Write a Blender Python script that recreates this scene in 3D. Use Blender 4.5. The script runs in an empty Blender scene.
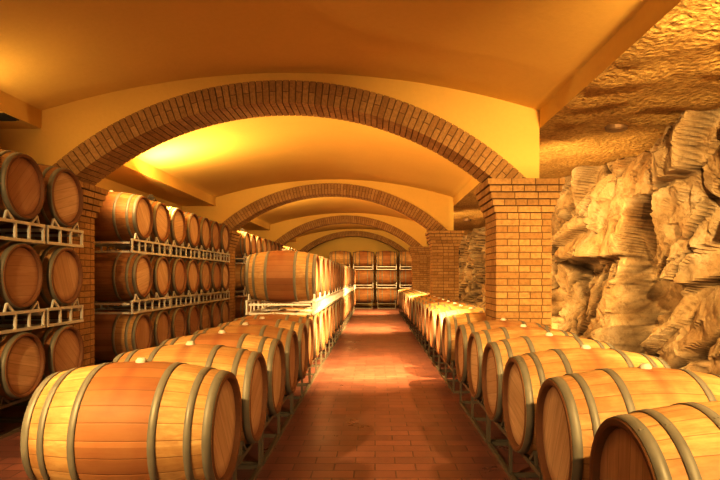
import bpy, bmesh, math, random
from mathutils import Vector, Matrix, noise
from mathutils.kdtree import KDTree
random.seed(7)
scene=bpy.context.scene
CH=1.40
# ------------------------------------------------------------------ helpers
class NT:
    def __init__(s,name,rough=0.6,spec=0.3):
        s.m=bpy.data.materials.new(name); s.m.use_nodes=True
        s.t=s.m.node_tree; s.b=s.t.nodes['Principled BSDF']
        s.b.inputs['Roughness'].default_value=rough
        s.b.inputs['Specular IOR Level'].default_value=spec
    def n(s,typ,**kw):
        x=s.t.nodes.new(typ)
        for k,v in kw.items(): setattr(x,k,v)
        return x
    def put(s,sock,v):
        if v is None: return
        if hasattr(v,'is_output'): s.t.links.new(v,sock)
        else: sock.default_value=v
    def math(s,op,a,b=None,c=None):
        x=s.n('ShaderNodeMath',operation=op); s.put(x.inputs[0],a); s.put(x.inputs[1],b); s.put(x.inputs[2],c)
        return x.outputs[0]
    def mix(s,f,a,b,bt='MIX'):
        x=s.n('ShaderNodeMix',data_type='RGBA',blend_type=bt)
        s.put(x.inputs[0],f)
        s.put(x.inputs[6],(*a,1) if isinstance(a,tuple) else a)
        s.put(x.inputs[7],(*b,1) if isinstance(b,tuple) else b)
        return x.outputs[2]
    def noise(s,vec,scale,detail=4,rough=.55,dist=0):
        x=s.n('ShaderNodeTexNoise'); s.put(x.inputs['Vector'],vec)
        x.inputs['Scale'].default_value=scale; x.inputs['Detail'].default_value=detail
        x.inputs['Roughness'].default_value=rough; x.inputs['Distortion'].default_value=dist
        return x.outputs[0]
    def ramp(s,f,pts):
        x=s.n('ShaderNodeValToRGB'); e=x.color_ramp.elements
        while len(e)<len(pts): e.new(.5)
        for i,(p,c) in enumerate(pts):
            e[i].position=p; e[i].color=(*c,1) if isinstance(c,tuple) else (c,c,c,1)
        s.put(x.inputs[0],f); return x.outputs[0]
    def bump(s,h,strength=.3,dist=.01,prev=None):
        x=s.n('ShaderNodeBump'); x.inputs['Strength'].default_value=strength; x.inputs['Distance'].default_value=dist
        s.put(x.inputs['Height'],h); s.put(x.inputs['Normal'],prev)
        s.t.links.new(x.outputs[0],s.b.inputs['Normal']); return x.outputs[0]
    def scale(s,vec,sc):
        x=s.n('ShaderNodeVectorMath',operation='MULTIPLY'); s.put(x.inputs[0],vec); x.inputs[1].default_value=sc
        return x.outputs[0]
    def add(s,vec,v):
        x=s.n('ShaderNodeVectorMath',operation='ADD'); s.put(x.inputs[0],vec); s.put(x.inputs[1],v)
        return x.outputs[0]
    def col(s,c): s.put(s.b.inputs['Base Color'],(*c,1) if isinstance(c,tuple) else c)
    def obj(s): return s.n('ShaderNodeTexCoord').outputs['Object']
    def pos(s): return s.n('ShaderNodeNewGeometry').outputs['Position']
    def rnd(s): return s.n('ShaderNodeObjectInfo').outputs['Random']
    def sep(s,v):
        x=s.n('ShaderNodeSeparateXYZ'); s.put(x.inputs[0],v); return x.outputs

# ------------------------------------------------------------------ materials
def stave_mat(name,stained,old=False):
    k=NT(name,.55,.22); o=k.obj(); X,Y,Z=k.sep(o); r=k.rnd()
    a=k.math('DIVIDE',k.math('ARCTAN2',Z,Y),2*math.pi)
    a=k.math('MULTIPLY',k.math('ADD',a,1.013),26.0)
    idx=k.math('FLOOR',a); fr=k.math('FRACT',a)
    edge=k.math('MINIMUM',fr,k.math('SUBTRACT',1.0,fr))
    wn=k.n('ShaderNodeTexWhiteNoise',noise_dimensions='2D')
    cmb=k.n('ShaderNodeCombineXYZ'); k.put(cmb.inputs[0],idx); k.put(cmb.inputs[1],k.math('MULTIPLY',r,91.0))
    k.put(wn.inputs['Vector'],cmb.outputs[0])
    off=k.n('ShaderNodeCombineXYZ'); k.put(off.inputs[0],k.math('MULTIPLY',r,40.0)); k.put(off.inputs[1],k.math('MULTIPLY',wn.outputs[0],5.0))
    g=k.noise(k.scale(k.add(o,off.outputs[0]),(1.2,14,14)),3.2,6,.65,.4)
    off2=k.n('ShaderNodeCombineXYZ'); k.put(off2.inputs[0],k.math('MULTIPLY',r,40.0))
    g2=k.noise(k.add(o,off2.outputs[0]),3.0,5,.6)
    if old: c=k.mix(wn.outputs[0],(.30,.145,.05),(.44,.24,.085))
    else: c=k.mix(wn.outputs[0],(.50,.32,.12),(.68,.47,.21))
    c=k.mix(k.math('MULTIPLY',k.ramp(g,[(.35,0.0),(.7,1.0)]),.75),c,(.26,.11,.035) if old else (.40,.21,.07))
    c=k.mix(k.math('MULTIPLY',k.ramp(g2,[(.45,0.0),(.68,1.0)]),.7),c,(.20,.08,.028) if old else (.29,.13,.045))
    c=k.mix(k.math('MULTIPLY',k.ramp(r,[(.15,0.0),(1.0,1.0)]),.5),c,(.20,.08,.03) if old else (.30,.135,.05))
    if stained:
        m=k.math('LESS_THAN',k.math('ABSOLUTE',X),.170)
        st=k.mix(wn.outputs[0],(.24,.09,.035),(.38,.16,.06))
        c=k.mix(k.math('MULTIPLY',m,k.ramp(g,[(.3,.9),(.75,.6)])),c,st)
    top=k.ramp(k.math('ADD',k.math('MULTIPLY',k.math('ABSOLUTE',X),9.0),k.math('MULTIPLY',g2,.5)),[(.35,.6),(.75,0.0)])
    c=k.mix(k.math('MULTIPLY',top,k.ramp(Z,[(.12,0.0),(.34,1.0)])),c,(.26,.09,.04))
    c=k.mix(k.ramp(edge,[(.0,.75),(.03,0.0)]),c,(.13,.06,.02))
    k.col(c)
    h=k.math('ADD',k.ramp(edge,[(.0,0.0),(.05,1.0)]),k.math('MULTIPLY',g,.3))
    k.bump(h,.4,.003); return k.m
def head_mat():
    k=NT('oak_head',.55,.25); o=k.obj(); X,Y,Z=k.sep(o); r=k.rnd()
    th=k.math('MULTIPLY',r,6.0)
    u=k.math('ADD',k.math('MULTIPLY',Y,k.math('COSINE',th)),k.math('MULTIPLY',Z,k.math('SINE',th)))
    v=k.math('SUBTRACT',k.math('MULTIPLY',Z,k.math('COSINE',th)),k.math('MULTIPLY',Y,k.math('SINE',th)))
    a=k.math('MULTIPLY',k.math('ADD',u,2.0),11.0); idx=k.math('FLOOR',a); fr=k.math('FRACT',a)
    edge=k.math('MINIMUM',fr,k.math('SUBTRACT',1.0,fr))
    cmb=k.n('ShaderNodeCombineXYZ'); k.put(cmb.inputs[0],idx); k.put(cmb.inputs[1],k.math('MULTIPLY',r,57.0))
    wn=k.n('ShaderNodeTexWhiteNoise',noise_dimensions='2D'); k.put(wn.inputs['Vector'],cmb.outputs[0])
    gv=k.n('ShaderNodeCombineXYZ'); k.put(gv.inputs[0],k.math('MULTIPLY',u,14.0)); k.put(gv.inputs[1],v); k.put(gv.inputs[2],k.math('ADD',idx,k.math('MULTIPLY',r,30.0)))
    g=k.noise(gv.outputs[0],3,5,.6,.3)
    c=k.mix(wn.outputs[0],(.62,.42,.24),(.74,.55,.35))
    c=k.mix(k.math('MULTIPLY',k.ramp(g,[(.4,0.0),(.75,1.0)]),.6),c,(.44,.26,.12))
    c=k.mix(k.ramp(r,[(.4,0.0),(.9,.65)]),c,(.42,.22,.12))
    rr=k.math('SQRT',k.math('ADD',k.math('MULTIPLY',u,u),k.math('MULTIPLY',v,v)))
    rim_noise=k.noise(k.scale(k.add(o,cmb.outputs[0]),(0,1,1)),5,3)
    c=k.mix(k.ramp(k.math('ADD',rr,k.math('MULTIPLY',rim_noise,.06)),[(.225,0.0),(.285,.65)]),c,(.28,.11,.05))  # head darker towards the rim, edge varied by noise
    c=k.mix(k.ramp(edge,[(.0,.6),(.03,0.0)]),c,(.2,.09,.03))
    k.col(c); k.bump(k.ramp(edge,[(.0,0.0),(.05,1.0)]),.3,.003); return k.m
def hoop_mat():
    k=NT('galvanised_hoop',.5,.4); k.b.inputs['Metallic'].default_value=.3
    g=k.noise(k.obj(),9,5,.6)
    k.col(k.mix(g,(.17,.15,.11),(.31,.285,.215))); k.put(k.b.inputs['Roughness'],k.ramp(g,[(.3,.48),(.7,.7)])); return k.m
def simple(name,c,rough=.5,metal=0,spec=.4,var=.15):
    k=NT(name,rough,spec); k.b.inputs['Metallic'].default_value=metal
    g=k.noise(k.obj(),12,3)
    k.col(k.mix(g,tuple(x*(1-var) for x in c),tuple(min(1,x*(1+var)) for x in c))); return k.m
M_STAVE=stave_mat('oak_staves',False); M_STAIN=stave_mat('oak_staves_wine_stained',True); M_OLD=stave_mat('aged_oak_staves',False,True)
M_HEAD=head_mat(); M_HOOP=hoop_mat()
M_CHIME=simple('oak_chime',(.22,.10,.04),.6)
M_BUNG=simple('silicone_bung',(.55,.50,.40),.6,0,.15)
M_STEEL=simple('galvanised_steel',(.74,.72,.66),.4,.2)
M_STEELD=simple('dull_steel',(.20,.17,.12),.55,.4)
def plaster():
    k=NT('ochre_plaster',.85,.1); p=k.pos()
    a=k.noise(p,.7,5,.6); b=k.noise(p,22,5,.6)
    c=k.mix(a,(.73,.49,.135),(.82,.58,.18)); c=k.mix(k.math('MULTIPLY',k.ramp(b,[(.4,0.0),(.8,1.0)]),.15),c,(.62,.40,.10))
    k.col(c); k.bump(k.math('ADD',k.math('MULTIPLY',a,2.0),b),.12,.02); return k.m
M_PLASTER=plaster()
def stucco():
    k=NT('rough_sprayed_stucco',.9,.12); p=k.pos()
    v=k.n('ShaderNodeTexVoronoi',feature='SMOOTH_F1'); k.put(v.inputs['Vector'],p); v.inputs['Scale'].default_value=20
    b=k.noise(p,26,4,.6)
    c=k.mix(k.ramp(b,[(.35,0.0),(.65,1.0)]),(.42,.26,.08),(.66,.45,.16)); k.col(c)
    h=k.math('ADD',b,k.math('MULTIPLY',v.outputs[0],-.8)); k.bump(h,.8,.045); return k.m
M_STUCCO=stucco()
def brickm(name,c1,c2):
    k=NT(name,.8,.2); g=k.n('ShaderNodeNewGeometry'); r=g.outputs['Random Per Island']
    b=k.noise(g.outputs['Position'],30,6,.65)
    c=k.mix(r,c1,c2); c=k.mix(k.math('MULTIPLY',k.ramp(b,[(.4,0.0),(.7,1.0)]),.5),c,tuple(x*.5 for x in c1))
    k.col(c); k.bump(b,.7,.012); return k.m
M_BRICK=brickm('fired_brick',(.38,.21,.072),(.52,.315,.12))
M_MORTAR=simple('lime_mortar',(.19,.11,.042),.9,0,.1)
def rockm():
    k=NT('rough_rock',.8,.2); p=k.pos()
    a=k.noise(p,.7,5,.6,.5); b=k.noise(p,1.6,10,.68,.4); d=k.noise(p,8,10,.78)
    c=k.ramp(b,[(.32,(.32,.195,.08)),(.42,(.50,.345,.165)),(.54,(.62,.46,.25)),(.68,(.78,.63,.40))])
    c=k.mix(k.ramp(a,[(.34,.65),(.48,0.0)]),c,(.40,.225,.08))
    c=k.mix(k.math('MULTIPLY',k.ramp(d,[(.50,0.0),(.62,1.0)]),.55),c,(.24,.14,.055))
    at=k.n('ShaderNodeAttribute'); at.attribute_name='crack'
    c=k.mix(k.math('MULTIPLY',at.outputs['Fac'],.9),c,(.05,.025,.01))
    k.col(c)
    n=k.bump(b,.45,.09); k.bump(d,.9,.045,n); return k.m
M_ROCK=rockm()
def floorm():
    k=NT('terracotta_tiles',.38,.45); p=k.pos()
    br=k.n('ShaderNodeTexBrick'); k.put(br.inputs['Vector'],p)
    br.inputs['Scale'].default_value=1; br.inputs['Brick Width'].default_value=.30; br.inputs['Row Height'].default_value=.15
    br.inputs['Mortar Size'].default_value=.006; br.inputs['Mortar Smooth'].default_value=.3
    br.inputs['Color1'].default_value=(.19,.08,.058,1); br.inputs['Color2'].default_value=(.31,.13,.092,1); br.inputs['Mortar'].default_value=(.09,.042,.03,1)
    b=k.noise(p,1.6,6,.65); d=k.noise(p,35,4,.6)
    c=k.mix(k.ramp(b,[(.35,.6),(.6,0.0)]),br.outputs[0],(.14,.058,.043))
    c=k.mix(k.math('MULTIPLY',d,.3),c,(.21,.093,.066)); k.col(c)
    k.put(k.b.inputs['Roughness'],k.ramp(b,[(.3,.26),(.7,.44)]))
    h=k.math('ADD',k.math('MULTIPLY',br.outputs[1],-1.0),k.math('MULTIPLY',d,.2)); k.bump(h,.4,.006); return k.m
M_FLOOR=floorm()
M_DARK=simple('dark_metal',(.06,.045,.03),.6,.2)

def mkobj(name,me,loc=(0,0,0)):
    ob=bpy.data.objects.new(name,me); scene.collection.objects.link(ob); ob.location=loc; return ob
def box(bm,x0,x1,y0,y1,z0,z1,mi=0):
    v=[bm.verts.new((x,y,z)) for x in (x0,x1) for y in (y0,y1) for z in (z0,z1)]
    for q in ((0,1,3,2),(4,6,7,5),(0,4,5,1),(2,3,7,6),(0,2,6,4),(1,5,7,3)):
        f=bm.faces.new([v[i] for i in q]); f.material_index=mi
def bar(bm,a,b,w,mi=0):
    a=Vector(a); b=Vector(b); d=b-a; L=d.length
    m=Matrix.Translation((a+b)/2) @ d.to_track_quat('Z','Y').to_matrix().to_4x4()
    r=bmesh.ops.create_cube(bm,size=1,matrix=m @ Matrix.Diagonal((w,w,L,1)))
    for f in {f for v in r['verts'] for f in v.link_faces}: f.material_index=mi
def finish(bm,name,mats,smooth=False):
    me=bpy.data.meshes.new(name); bmesh.ops.recalc_face_normals(bm,faces=bm.faces[:]); bm.to_mesh(me); bm.free()
    for m in mats: me.materials.append(m)
    return me

# ------------------------------------------------------------------ barrel
RB,RE,HL=.35,.288,.460
def rad(x): return RB-(RB-RE)*(abs(x)/HL)**2.0
def barrel_mesh(name,stave):
    bm=bmesh.new(); N=52
    def revolve(pts,mats,smooth):
        rings=[]
        for (x,r) in pts:
            rings.append([bm.verts.new((x,r*math.cos(2*math.pi*i/N),r*math.sin(2*math.pi*i/N))) for i in range(N)])
        for j in range(len(rings)-1):
            for i in range(N):
                f=bm.faces.new((rings[j][i],rings[j][(i+1)%N],rings[j+1][(i+1)%N],rings[j+1][i]))
                f.material_index=mats[j] if isinstance(mats,list) else mats
                f.smooth=smooth[j] if isinstance(smooth,list) else smooth
        return rings
    body=[(HL*t/9,rad(HL*t/9)) for t in range(-9,10)]
    revolve(body,0,True)
    for s in (-1,1):
        revolve([(s*HL,RE),(s*(HL+.004),RE-.004),(s*(HL+.004),RE-.018),(s*HL,RE-.026),(s*(HL-.032),RE-.030)],2,False)
        R=revolve([(s*(HL-.032),RE-.030),(s*(HL-.026),RE-.036),(s*(HL-.026),.10)],1,False)
        f=bm.faces.new(R[-1]); f.material_index=1
    for c,w in ((.437,.042),(.350,.034),(.190,.036)):
        for s in (-1,1):
            a,b=s*c-w/2,s*c+w/2; e=.0045
            revolve([(a,rad(a)-.002),(a,rad(a)+e),((a+b)/2,rad((a+b)/2)+e),(b,rad(b)+e),(b,rad(b)-.002)],3,[False,True,True,False])
            for dx in (-.006,.008):
                bmesh.ops.create_icosphere(bm,subdivisions=1,radius=.005,matrix=Matrix.Translation((s*c+dx,(rad(c)+e-.001)*math.cos(1.9),(rad(c)+e-.001)*math.sin(1.9))))
    for f in bm.faces:
        if len(f.verts)==3: f.material_index=3
    Rb=[]
    for (r,z) in ((.030,RB-.004),(.030,RB+.008),(.024,RB+.014),(.020,RB+.021),(.008,RB+.022)):
        Rb.append([bm.verts.new((r*math.cos(2*math.pi*i/16),r*math.sin(2*math.pi*i/16),z)) for i in range(16)])
    for j in range(4):
        for i in range(16):
            f=bm.faces.new((Rb[j][i],Rb[j][(i+1)%16],Rb[j+1][(i+1)%16],Rb[j+1][i])); f.material_index=4; f.smooth=True
    f=bm.faces.new(Rb[-1]); f.material_index=4
    return finish(bm,name,[stave,M_HEAD,M_CHIME,M_HOOP,M_BUNG])
ME_A=barrel_mesh('barrel_oak',M_STAVE); ME_B=barrel_mesh('barrel_oak_stained',M_STAIN); ME_C=barrel_mesh('barrel_aged',M_OLD)
def barrel(x,y,z,kind=0):
    ob=mkobj('wine_barrel',(ME_A,ME_B,ME_C)[int(kind)],(x+random.uniform(-.012,.012),y,z))
    if random.random()<.5: ob.rotation_euler=(0,0,math.pi)
    ob.rotation_euler[2]+=random.uniform(-.012,.012)
    return ob
# ------------------------------------------------------------------ racks : origin = barrel centre height reference
Z1,Z2,Z3=.60,1.41,2.22
def rack_mesh(name,n,pitch,low):
    bm=bmesh.new(); L=n*pitch-.04; t=.028
    zt=-.327; zb=(-Z1+.014 if low else -.485)
    m=1 if low else 0
    for sx in (-1,1):
        x=sx*(.39 if low else .43)
        bar(bm,(x,-L/2,zt),(x,L/2,zt),t,m); bar(bm,(x,-L/2,zb),(x,L/2,zb),t,m)
        ys=[-L/2+t/2,L/2-t/2]+[(-n/2+i)*pitch for i in range(1,n)]
        if not low:
            for i in range(n): ys+= [(-n/2+i+.5)*pitch-.1,(-n/2+i+.5)*pitch+.1]
        for y in ys: bar(bm,(x,y,zt),(x,y,zb),t*.8,m)
        for i in range(n):
            yc=(-n/2+i+.5)*pitch
            for s in (-1,1):
                bar(bm,(x,yc+s*.13,zt+.012),(x,yc+s*.22,zt+.085),.022,m)
                bar(bm,(x,yc+s*.22,zt+.085),(x,yc+s*.25,zt),.018,m)
    for y in (-L/2+t/2,0,L/2-t/2) if n>1 else (-L/2+t/2,L/2-t/2):
        bar(bm,(-.4,y,zb),(.4,y,zb),t,m)
        bar(bm,(-.4,y,zt-.04),(.4,y,zt-.04),t,m)
    return finish(bm,name,[M_STEEL,M_STEELD])
RK={}
def rack(x,y,z,n,pitch,low):
    key=(n,pitch,low)
    if key not in RK: RK[key]=rack_mesh('rack_%d_%d'%(n,low),n,pitch,low)
    return mkobj('barrel_rack',RK[key],(x,y,z))
def row(xc,ys,pitch,tiers,probs=(.7,.3,0),force={}):
    for z,low in tiers:
        i=0
        while i<len(ys):
            if i+1<len(ys) and abs(ys[i+1]-ys[i]-pitch)<.01:
                rack(xc,(ys[i]+ys[i+1])/2,z,2,pitch,low); i+=2
            else: rack(xc,ys[i],z,1,pitch,low); i+=1
        for j,y in enumerate(ys):
            k=random.choices((0,1,2),probs)[0]
            barrel(xc,y,z,force.get(j,k))
XL=-1.23
ys=[2.97+.77*i for i in range(26)]
row(XL,ys,.77,[(Z1,True)],(.5,.35,.15),{0:1,1:0,2:1})
row(XL,[y for y in ys if y>7.3],.77,[(Z2,False)],(.3,.4,.3),{0:1})
XR=1.34
ys=[2.0+.77*i for i in range(6)]
row(XR,ys,.77,[(Z1,True)],(1,0,0))
row(XR,[7.12+.78*i for i in range(8)],.78,[(Z1,True)],(.8,.1,.1))
row(XR,[13.92+.78*i for i in range(8)],.78,[(Z1,True)],(.8,.1,.1))
row(XR,[20.75,21.53],.78,[(Z1,True)],(.8,.1,.1))
XS=-3.63
ys=[4.37,5.08,5.79]+[7.7+.71*i for i in range(7)]+[14.0+.71*i for i in range(8)]+[20.9+.71*i for i in range(5)]
row(XS,ys,.71,[(Z1,True),(Z2,False),(Z3,False)],(.08,.12,.8))
for xx in (-1.55,-.52,.51,1.54):
    for z,low in ((Z1,True),(Z2,False),(Z3,False)):
        barrel(xx,25.0,z,random.choice((0,1,2))); rack(xx,25.0,z,1,.73,low)

# ------------------------------------------------------------------ shell
YB,YF=-2.6,27.4; XW=-4.5; XRW=4.8
SO=3.05
def poly_extrude(name,prof,y0,y1,mat,smooth=False):
    bm=bmesh.new()
    rings=[[bm.verts.new((x,y,z)) for x,z in prof] for y in (y0,y1)]
    for i in range(len(prof)-1):
        f=bm.faces.new((rings[0][i],rings[0][i+1],rings[1][i+1],rings[1][i]))
        f.smooth=smooth and .01<abs(prof[i][0]-prof[i+1][0])<.5
    me=bpy.data.meshes.new(name); bm.to_mesh(me); bm.free(); me.materials.append(mat); return mkobj(name,me)
VC,VH,VA,VE=-.94,2.77,3.67,3.25
VS=VA-VE; VR=(VH*VH+VS*VS)/(2*VS)
def vz(x): 
    d=x-VC
    return VA-VR+math.sqrt(VR*VR-d*d) if abs(d)<=VH else SO
def slab(name,x0,x1,y0,y1,z0,z1,mat):
    bm=bmesh.new(); box(bm,x0,x1,y0,y1,z0,z1); return mkobj(name,finish(bm,name,[mat]))
arc=[VC-VH+2*VH*i/40 for i in range(41)]; arc=[(x,vz(max(VC-VH+1e-5,min(VC+VH-1e-5,x)))) for x in arc]
poly_extrude('ceiling',[(XW,SO),(VC-VH,SO)]+arc+[(VC+VH,SO)],YB,YF,M_PLASTER,True)
bm=bmesh.new(); nx,ny=28,200
g=[[bm.verts.new((VC+VH+(XRW-VC-VH)*i/nx,YB+(YF-YB)*j/ny,SO+(0 if i==0 else .06*noise.noise(Vector((i*.35,j*.5,3)))))) for i in range(nx+1)] for j in range(ny+1)]
for j in range(ny):
    for i in range(nx): bm.faces.new((g[j][i],g[j][i+1],g[j+1][i+1],g[j+1][i])).smooth=True
me=bpy.data.meshes.new('c'); bm.to_mesh(me); bm.free(); me.materials.append(M_STUCCO); mkobj('ceiling_side_bay',me)
slab('floor',XW-.1,XRW,YB-.1,YF+.1,-.1,0,M_FLOOR)
slab('wall_left',XW-.1,XW,YB,YF,0,SO+.05,M_PLASTER)
slab('wall_back',XW-.1,XRW,YF,YF+.1,0,3.8,M_PLASTER)
slab('wall_front',XW-.1,XRW,YB-.1,YB,0,3.8,M_PLASTER)
# ------------------------------------------------------------------ rock wall
def rock():
    rs=random.Random(41)
    def cells(n,slope,ysc,zsc):
        kd=KDTree(n); dat=[]
        for i in range(n):
            y=rs.uniform(YB-1,YF+1); z=rs.uniform(-.6,3.8)
            kd.insert(((y+z*slope)*ysc,(z-y*slope*.3)*zsc,0),i)
            dat.append((y,z,rs.uniform(-1,1),rs.uniform(-1,1),rs.uniform(-1,1)))
        kd.balance(); return kd,dat,ysc,zsc,slope
    big=cells(70,.5,1.1,.8); mid=cells(330,.9,1.3,.75); sm=cells(1500,.6,1.2,.9)
    def ev(c,y,z,hs,gs,soft):
        kd,dat,a,b,sl=c
        r=kd.find_n(((y+z*sl)*a,(z-y*sl*.3)*b,0),3)
        W=V=0
        for q in r:
            w=math.exp(-(q[2]-r[0][2])/soft); d=dat[q[1]]
            V+=w*(hs*d[2]+gs*(d[3]*(y-d[0])+d[4]*(z-d[1]))); W+=w
        return V/W, r[1][2]-r[0][2]
    Y=[]; y=YB
    while y<YF:
        Y.append(y); y+= .022 if 4<y<9.5 else (.045 if 3<y<15 else .12)
    Y.append(YF)
    nz=120; bm=bmesh.new(); cr=[]; G=[]
    N=noise.noise
    for y in Y:
        col=[]
        for k in range(nz+1):
            z=3.14*k/nz
            wy=y+.05*N(Vector((y*2,z*2,5)))+.008*N(Vector((y*9,z*9,5))); wz=z+.05*N(Vector((y*2,z*2,9)))+.008*N(Vector((y*9,z*9,9)))
            b1,e1=ev(big,wy,wz,.26,.30,.02); b2,e2=ev(mid,wy,wz,.10,.45,.010); b3,e3=ev(sm,wy,wz,.035,.35,.006)
            base=3.42+.018*max(0,y-4)-.25*math.exp(-(z/.7)**2)+.12*math.exp(-((z-3.15)/.25)**2)
            d=b1+b2+b3+.02*noise.fractal(Vector((y*5,z*5,1)),.8,2.1,5)
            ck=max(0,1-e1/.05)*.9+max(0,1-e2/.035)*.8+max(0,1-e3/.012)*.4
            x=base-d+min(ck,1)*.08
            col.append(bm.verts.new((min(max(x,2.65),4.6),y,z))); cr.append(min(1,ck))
        G.append(col)
    for j in range(len(G)-1):
        for k in range(nz): bm.faces.new((G[j][k],G[j][k+1],G[j+1][k+1],G[j+1][k]))
    me=bpy.data.meshes.new('rock'); bm.to_mesh(me); bm.free(); me.materials.append(M_ROCK)
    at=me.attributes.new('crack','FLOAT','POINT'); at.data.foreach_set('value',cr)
    return mkobj('wall_right',me)
rock()
# ------------------------------------------------------------------ columns & arches
SP=2.47; AX0,AX1=-3.38,1.33; AXC=(AX0+AX1)/2; AH=(AX1-AX0)/2; AP=3.33
AR=(AH*AH+(AP-SP)**2)/(2*(AP-SP)); AZC=AP-AR; TH=.25
def cuts(a,b,s):
    r=[a]; 
    while b-r[-1]>s*1.15: r.append(r[-1]+s)
    r.append(b); return r
def column(x0,x1,y0,y1,name='brick_column',left=False):
    bm=bmesh.new(); cz=.072; n=int(SP/cz); cz=SP/n; g=.011
    box(bm,x0+.008,x1-.008,y0+.008,y1-.008,0,SP-.003,1)
    for k in range(n):
        e=0
        if k>=n-5: e=.022*(k-(n-6))
        X0,X1,Y0,Y1=x0-e,x1+e,y0-e,y1+e
        if left: X0=x0
        if e: box(bm,X0+.008,X1-.008,Y0+.008,Y1-.008,k*cz,(k+1)*cz-.003,1)
        cx=cuts(X0,X1,.255 if k%2 else .125); cy=cuts(Y0,Y1,.125 if k%2 else .255)
        for i in range(len(cx)-1):
            for j in range(len(cy)-1):
                if 0<i<len(cx)-2 and 0<j<len(cy)-2: continue
                box(bm,cx[i]+(g/2 if i else 0),cx[i+1]-(g/2 if i<len(cx)-2 else 0),cy[j]+(g/2 if j else 0),cy[j+1]-(g/2 if j<len(cy)-2 else 0),k*cz+g/2,(k+1)*cz-g/2)
    mkobj(name,finish(bm,name,[M_BRICK,M_MORTAR]))
def arch(y0):
    y1=y0+.5; bm=bmesh.new()
    a0=math.asin(AH/AR)
    def pt(a,r): return (AXC+r*math.sin(a),AZC+r*math.cos(a))
    def wedge(a,b,r0,r1,ya,yb,mi,seg=1):
        for s in range(seg):
            aa=a+(b-a)*s/seg; bb=a+(b-a)*(s+1)/seg
            c=[pt(aa,r0),pt(bb,r0),pt(bb,r1),pt(aa,r1)]
            f=[bm.verts.new((x,ya,z)) for x,z in c]; h=[bm.verts.new((x,yb,z)) for x,z in c]
            for q in ((f[0],f[1],f[2],f[3]),(h[3],h[2],h[1],h[0])): bm.faces.new(q).material_index=mi
            for i in range(4): bm.faces.new((f[i],h[i],h[(i+1)%4],f[(i+1)%4])).material_index=mi
    ext=.075
    wedge(-a0-ext,a0+ext,AR+.008,AR+TH-.008,y0+.008,y1-.008,1,60)
    n2=int(2*(a0+ext)/(.070/AR)); da=2*(a0+ext)/n2
    for i in range(n2):
        a=-a0-ext+i*da; gp=.006/AR
        cs=[y0,y0+.25,y1] if i%2 else [y0,y0+.125,y0+.375,y1]
        rs_=[AR,AR+TH/2,AR+TH] if i%2==0 else [AR,AR+TH]
        for j in range(len(cs)-1):
            for q in range(len(rs_)-1):
                wedge(a+gp,a+da-gp,rs_[q]+(.004 if q else 0),rs_[q+1]-(.004 if q<len(rs_)-2 else 0),cs[j]+(.005 if j else 0),cs[j+1]-(.005 if j<len(cs)-2 else 0),0)
    ya,yb=y0+.03,y1-.03; xs=sorted(set([XW+.001+(VC+VH-XW-.002)*i/90 for i in range(91)]+[VC-VH-.001,VC-VH+.001]))
    RO=AR+TH-.03
    cols=[]
    for x in xs:
        d=x-AXC; lo=SP-.002
        if abs(d)<RO: lo=max(SP-.002,AZC+math.sqrt(RO*RO-d*d)) 
        if abs(d)>AH+.2: lo=SP-.002
        hi=vz(x)+.004
        cols.append([bm.verts.new((x,ya,lo)),bm.verts.new((x,ya,hi)),bm.verts.new((x,yb,hi)),bm.verts.new((x,yb,lo))])
    for i in range(len(cols)-1):
        for q in ((0,1),(1,2),(2,3),(3,0)):
            bm.faces.new((cols[i][q[0]],cols[i+1][q[0]],cols[i+1][q[1]],cols[i][q[1]])).material_index=2
    for c in (cols[0],cols[-1]): bm.faces.new(c).material_index=2
    mkobj('brick_arch',finish(bm,'arch',[M_BRICK,M_MORTAR,M_PLASTER]))
AY=[6.2,13.0,19.8,26.4]
for y in AY:
    arch(y)
    column(AX1,AX1+.61,y-.05,y+.55)
    column(XW+.002,AX0,y-.05,y+.55,left=True)
# ------------------------------------------------------------------ small fittings
bm=bmesh.new(); box(bm,-.17,.17,-.12,.12,-.012,0,0)
for i in range(9): box(bm,-.15,.15,-.105+i*.025,-.095+i*.025,-.02,-.012,0)
mkobj('air_vent',finish(bm,'vent',[M_DARK]),(-3.9,5.75,SO))
def disc(bm,r,z0,z1,mi,seg=24,r2=None):
    r2=r if r2 is None else r2
    a=[bm.verts.new((r*math.cos(2*math.pi*i/seg),r*math.sin(2*math.pi*i/seg),z0)) for i in range(seg)]
    b=[bm.verts.new((r2*math.cos(2*math.pi*i/seg),r2*math.sin(2*math.pi*i/seg),z1)) for i in range(seg)]
    for f in (bm.faces.new(a),bm.faces.new(b)): f.material_index=mi
    for i in range(seg): bm.faces.new((a[i],a[(i+1)%seg],b[(i+1)%seg],b[i])).material_index=mi
bm=bmesh.new(); disc(bm,.11,-.03,.04,0,r2=.13); disc(bm,.08,-.036,-.03,0)
ME_DL=finish(bm,'downlight',[simple('bronze_metal',(.25,.15,.07),.5,.4)])
for y in (6.1,9.6,16): mkobj('ceiling_downlight',ME_DL,(2.63,y,SO-.02))
bm=bmesh.new(); box(bm,-.13,.13,-.05,.05,-.10,-.02,0); bar(bm,(-.15,0,-.06),(-.15,0,-.17),.015); bar(bm,(.15,0,-.06),(.15,0,-.17),.015); bar(bm,(-.15,0,-.17),(.15,0,-.17),.015)
ME_FL=finish(bm,'flood',[M_DARK])
WARM=(1.0,.71,.32)
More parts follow.
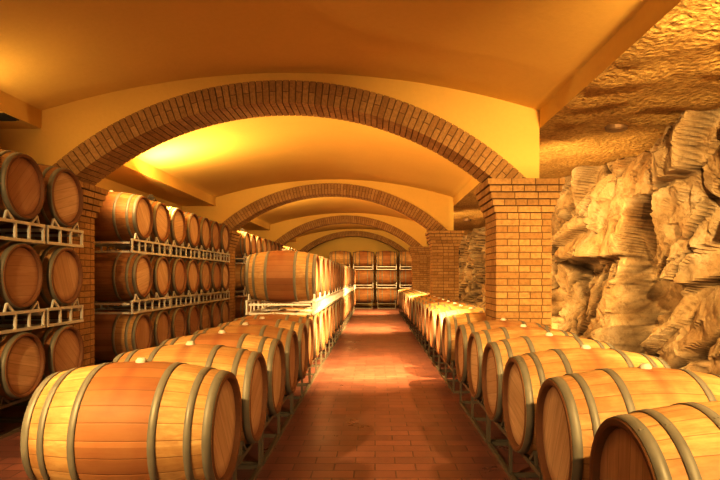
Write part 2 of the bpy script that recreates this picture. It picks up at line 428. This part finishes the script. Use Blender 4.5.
def flood(loc,target,power,size=.22,spread=180,color=WARM):  # builds the stack uplights and the added, unseen fill floods
    e=bpy.data.objects.new('unseen_flood',None); scene.collection.objects.link(e); e.location=loc
    d=(Vector(target)-Vector(loc)).normalized()
    q=d.to_track_quat('Z','Y'); e.rotation_mode='QUATERNION'; e.rotation_quaternion=q
    b=mkobj('housing',ME_FL); b.parent=e
    l=bpy.data.lights.new('lamp','AREA'); l.shape='RECTANGLE'; l.size=size; l.size_y=size*.5; l.energy=power; l.color=color; l.spread=math.radians(spread)
    lo=bpy.data.objects.new('lamp',l); scene.collection.objects.link(lo); lo.parent=e; lo.rotation_euler=(math.pi,0,0); lo.location=(0,0,.0)
# uplights on top of the left stacks
flood((-3.7,1.2,2.45),(-1.8,1.4,3.6),6)
flood((-3.7,5.0,2.68),(-2.5,5.3,3.6),10)
for y,p in ((8.8,105),(14.8,95),(21.5,60)): flood((-3.45,y,2.66),(-2.2,y+.3,3.5),p)
# floods added out of sight behind each arch to brighten vault and aisle
for y,q in ((6.85,1.0),(13.65,1.05),(20.45,.9)):
    flood((-3.35,y+.05,2.78),(-1.2,y+2.2,3.5),50*q)
    flood((1.55,y+.05,2.75),(-.6,y+2.6,3.45),85*q)
    flood((-1.0,y,3.40),(-1.6,y+2.5,.8),16*q,.16)
    flood((.45,y,3.16),(.05,y+2.8,0),120*q,.12,75)
    flood((1.62,y+.05,2.35),(-.6,y+1.5,0),90*q,.10,60)
# added unseen floods that brighten the rock and side-bay ceiling
flood((2.0,6.95,2.2),(3.5,8.2,2.3),48,.12)
flood((1.9,2.0,2.7),(3.3,5.7,1.8),120,.08,110)
flood((2.35,4.2,.35),(3.0,6.3,2.9),6,.12)
for y,q in ((13.8,50),(20.6,25)): flood((2.0,y,2.0),(3.5,y+1.5,1.8),q,.2)
flood((2.35,10.0,.35),(3.4,10.8,2.4),30,.2)
# added fill lamps, out of view around the viewpoint
flood((-2.5,.5,2.9),(-1.7,3.7,.8),100,.16,85)
flood((1.9,.0,2.85),(1.9,3.5,.8),95,.16,85)
flood((0,-1.8,1.6),(0,1.6,3.5),34,.5)
# ------------------------------------------------------------------ world, camera
w=bpy.data.worlds.new('world'); scene.world=w; w.use_nodes=True
w.node_tree.nodes['Background'].inputs[0].default_value=(1,.65,.3,1); w.node_tree.nodes['Background'].inputs[1].default_value=.02
cam=bpy.data.cameras.new('camera'); co=bpy.data.objects.new('camera',cam); scene.collection.objects.link(co)
co.location=(0,0,CH); co.rotation_euler=(math.pi/2,0,0); cam.lens=28; cam.sensor_width=36
cam.shift_x=-15/720; cam.shift_y=37/720; cam.clip_start=.05
scene.camera=co
scene.view_settings.view_transform='Standard'
scene.view_settings.exposure=0
scene.view_settings.gamma=.78
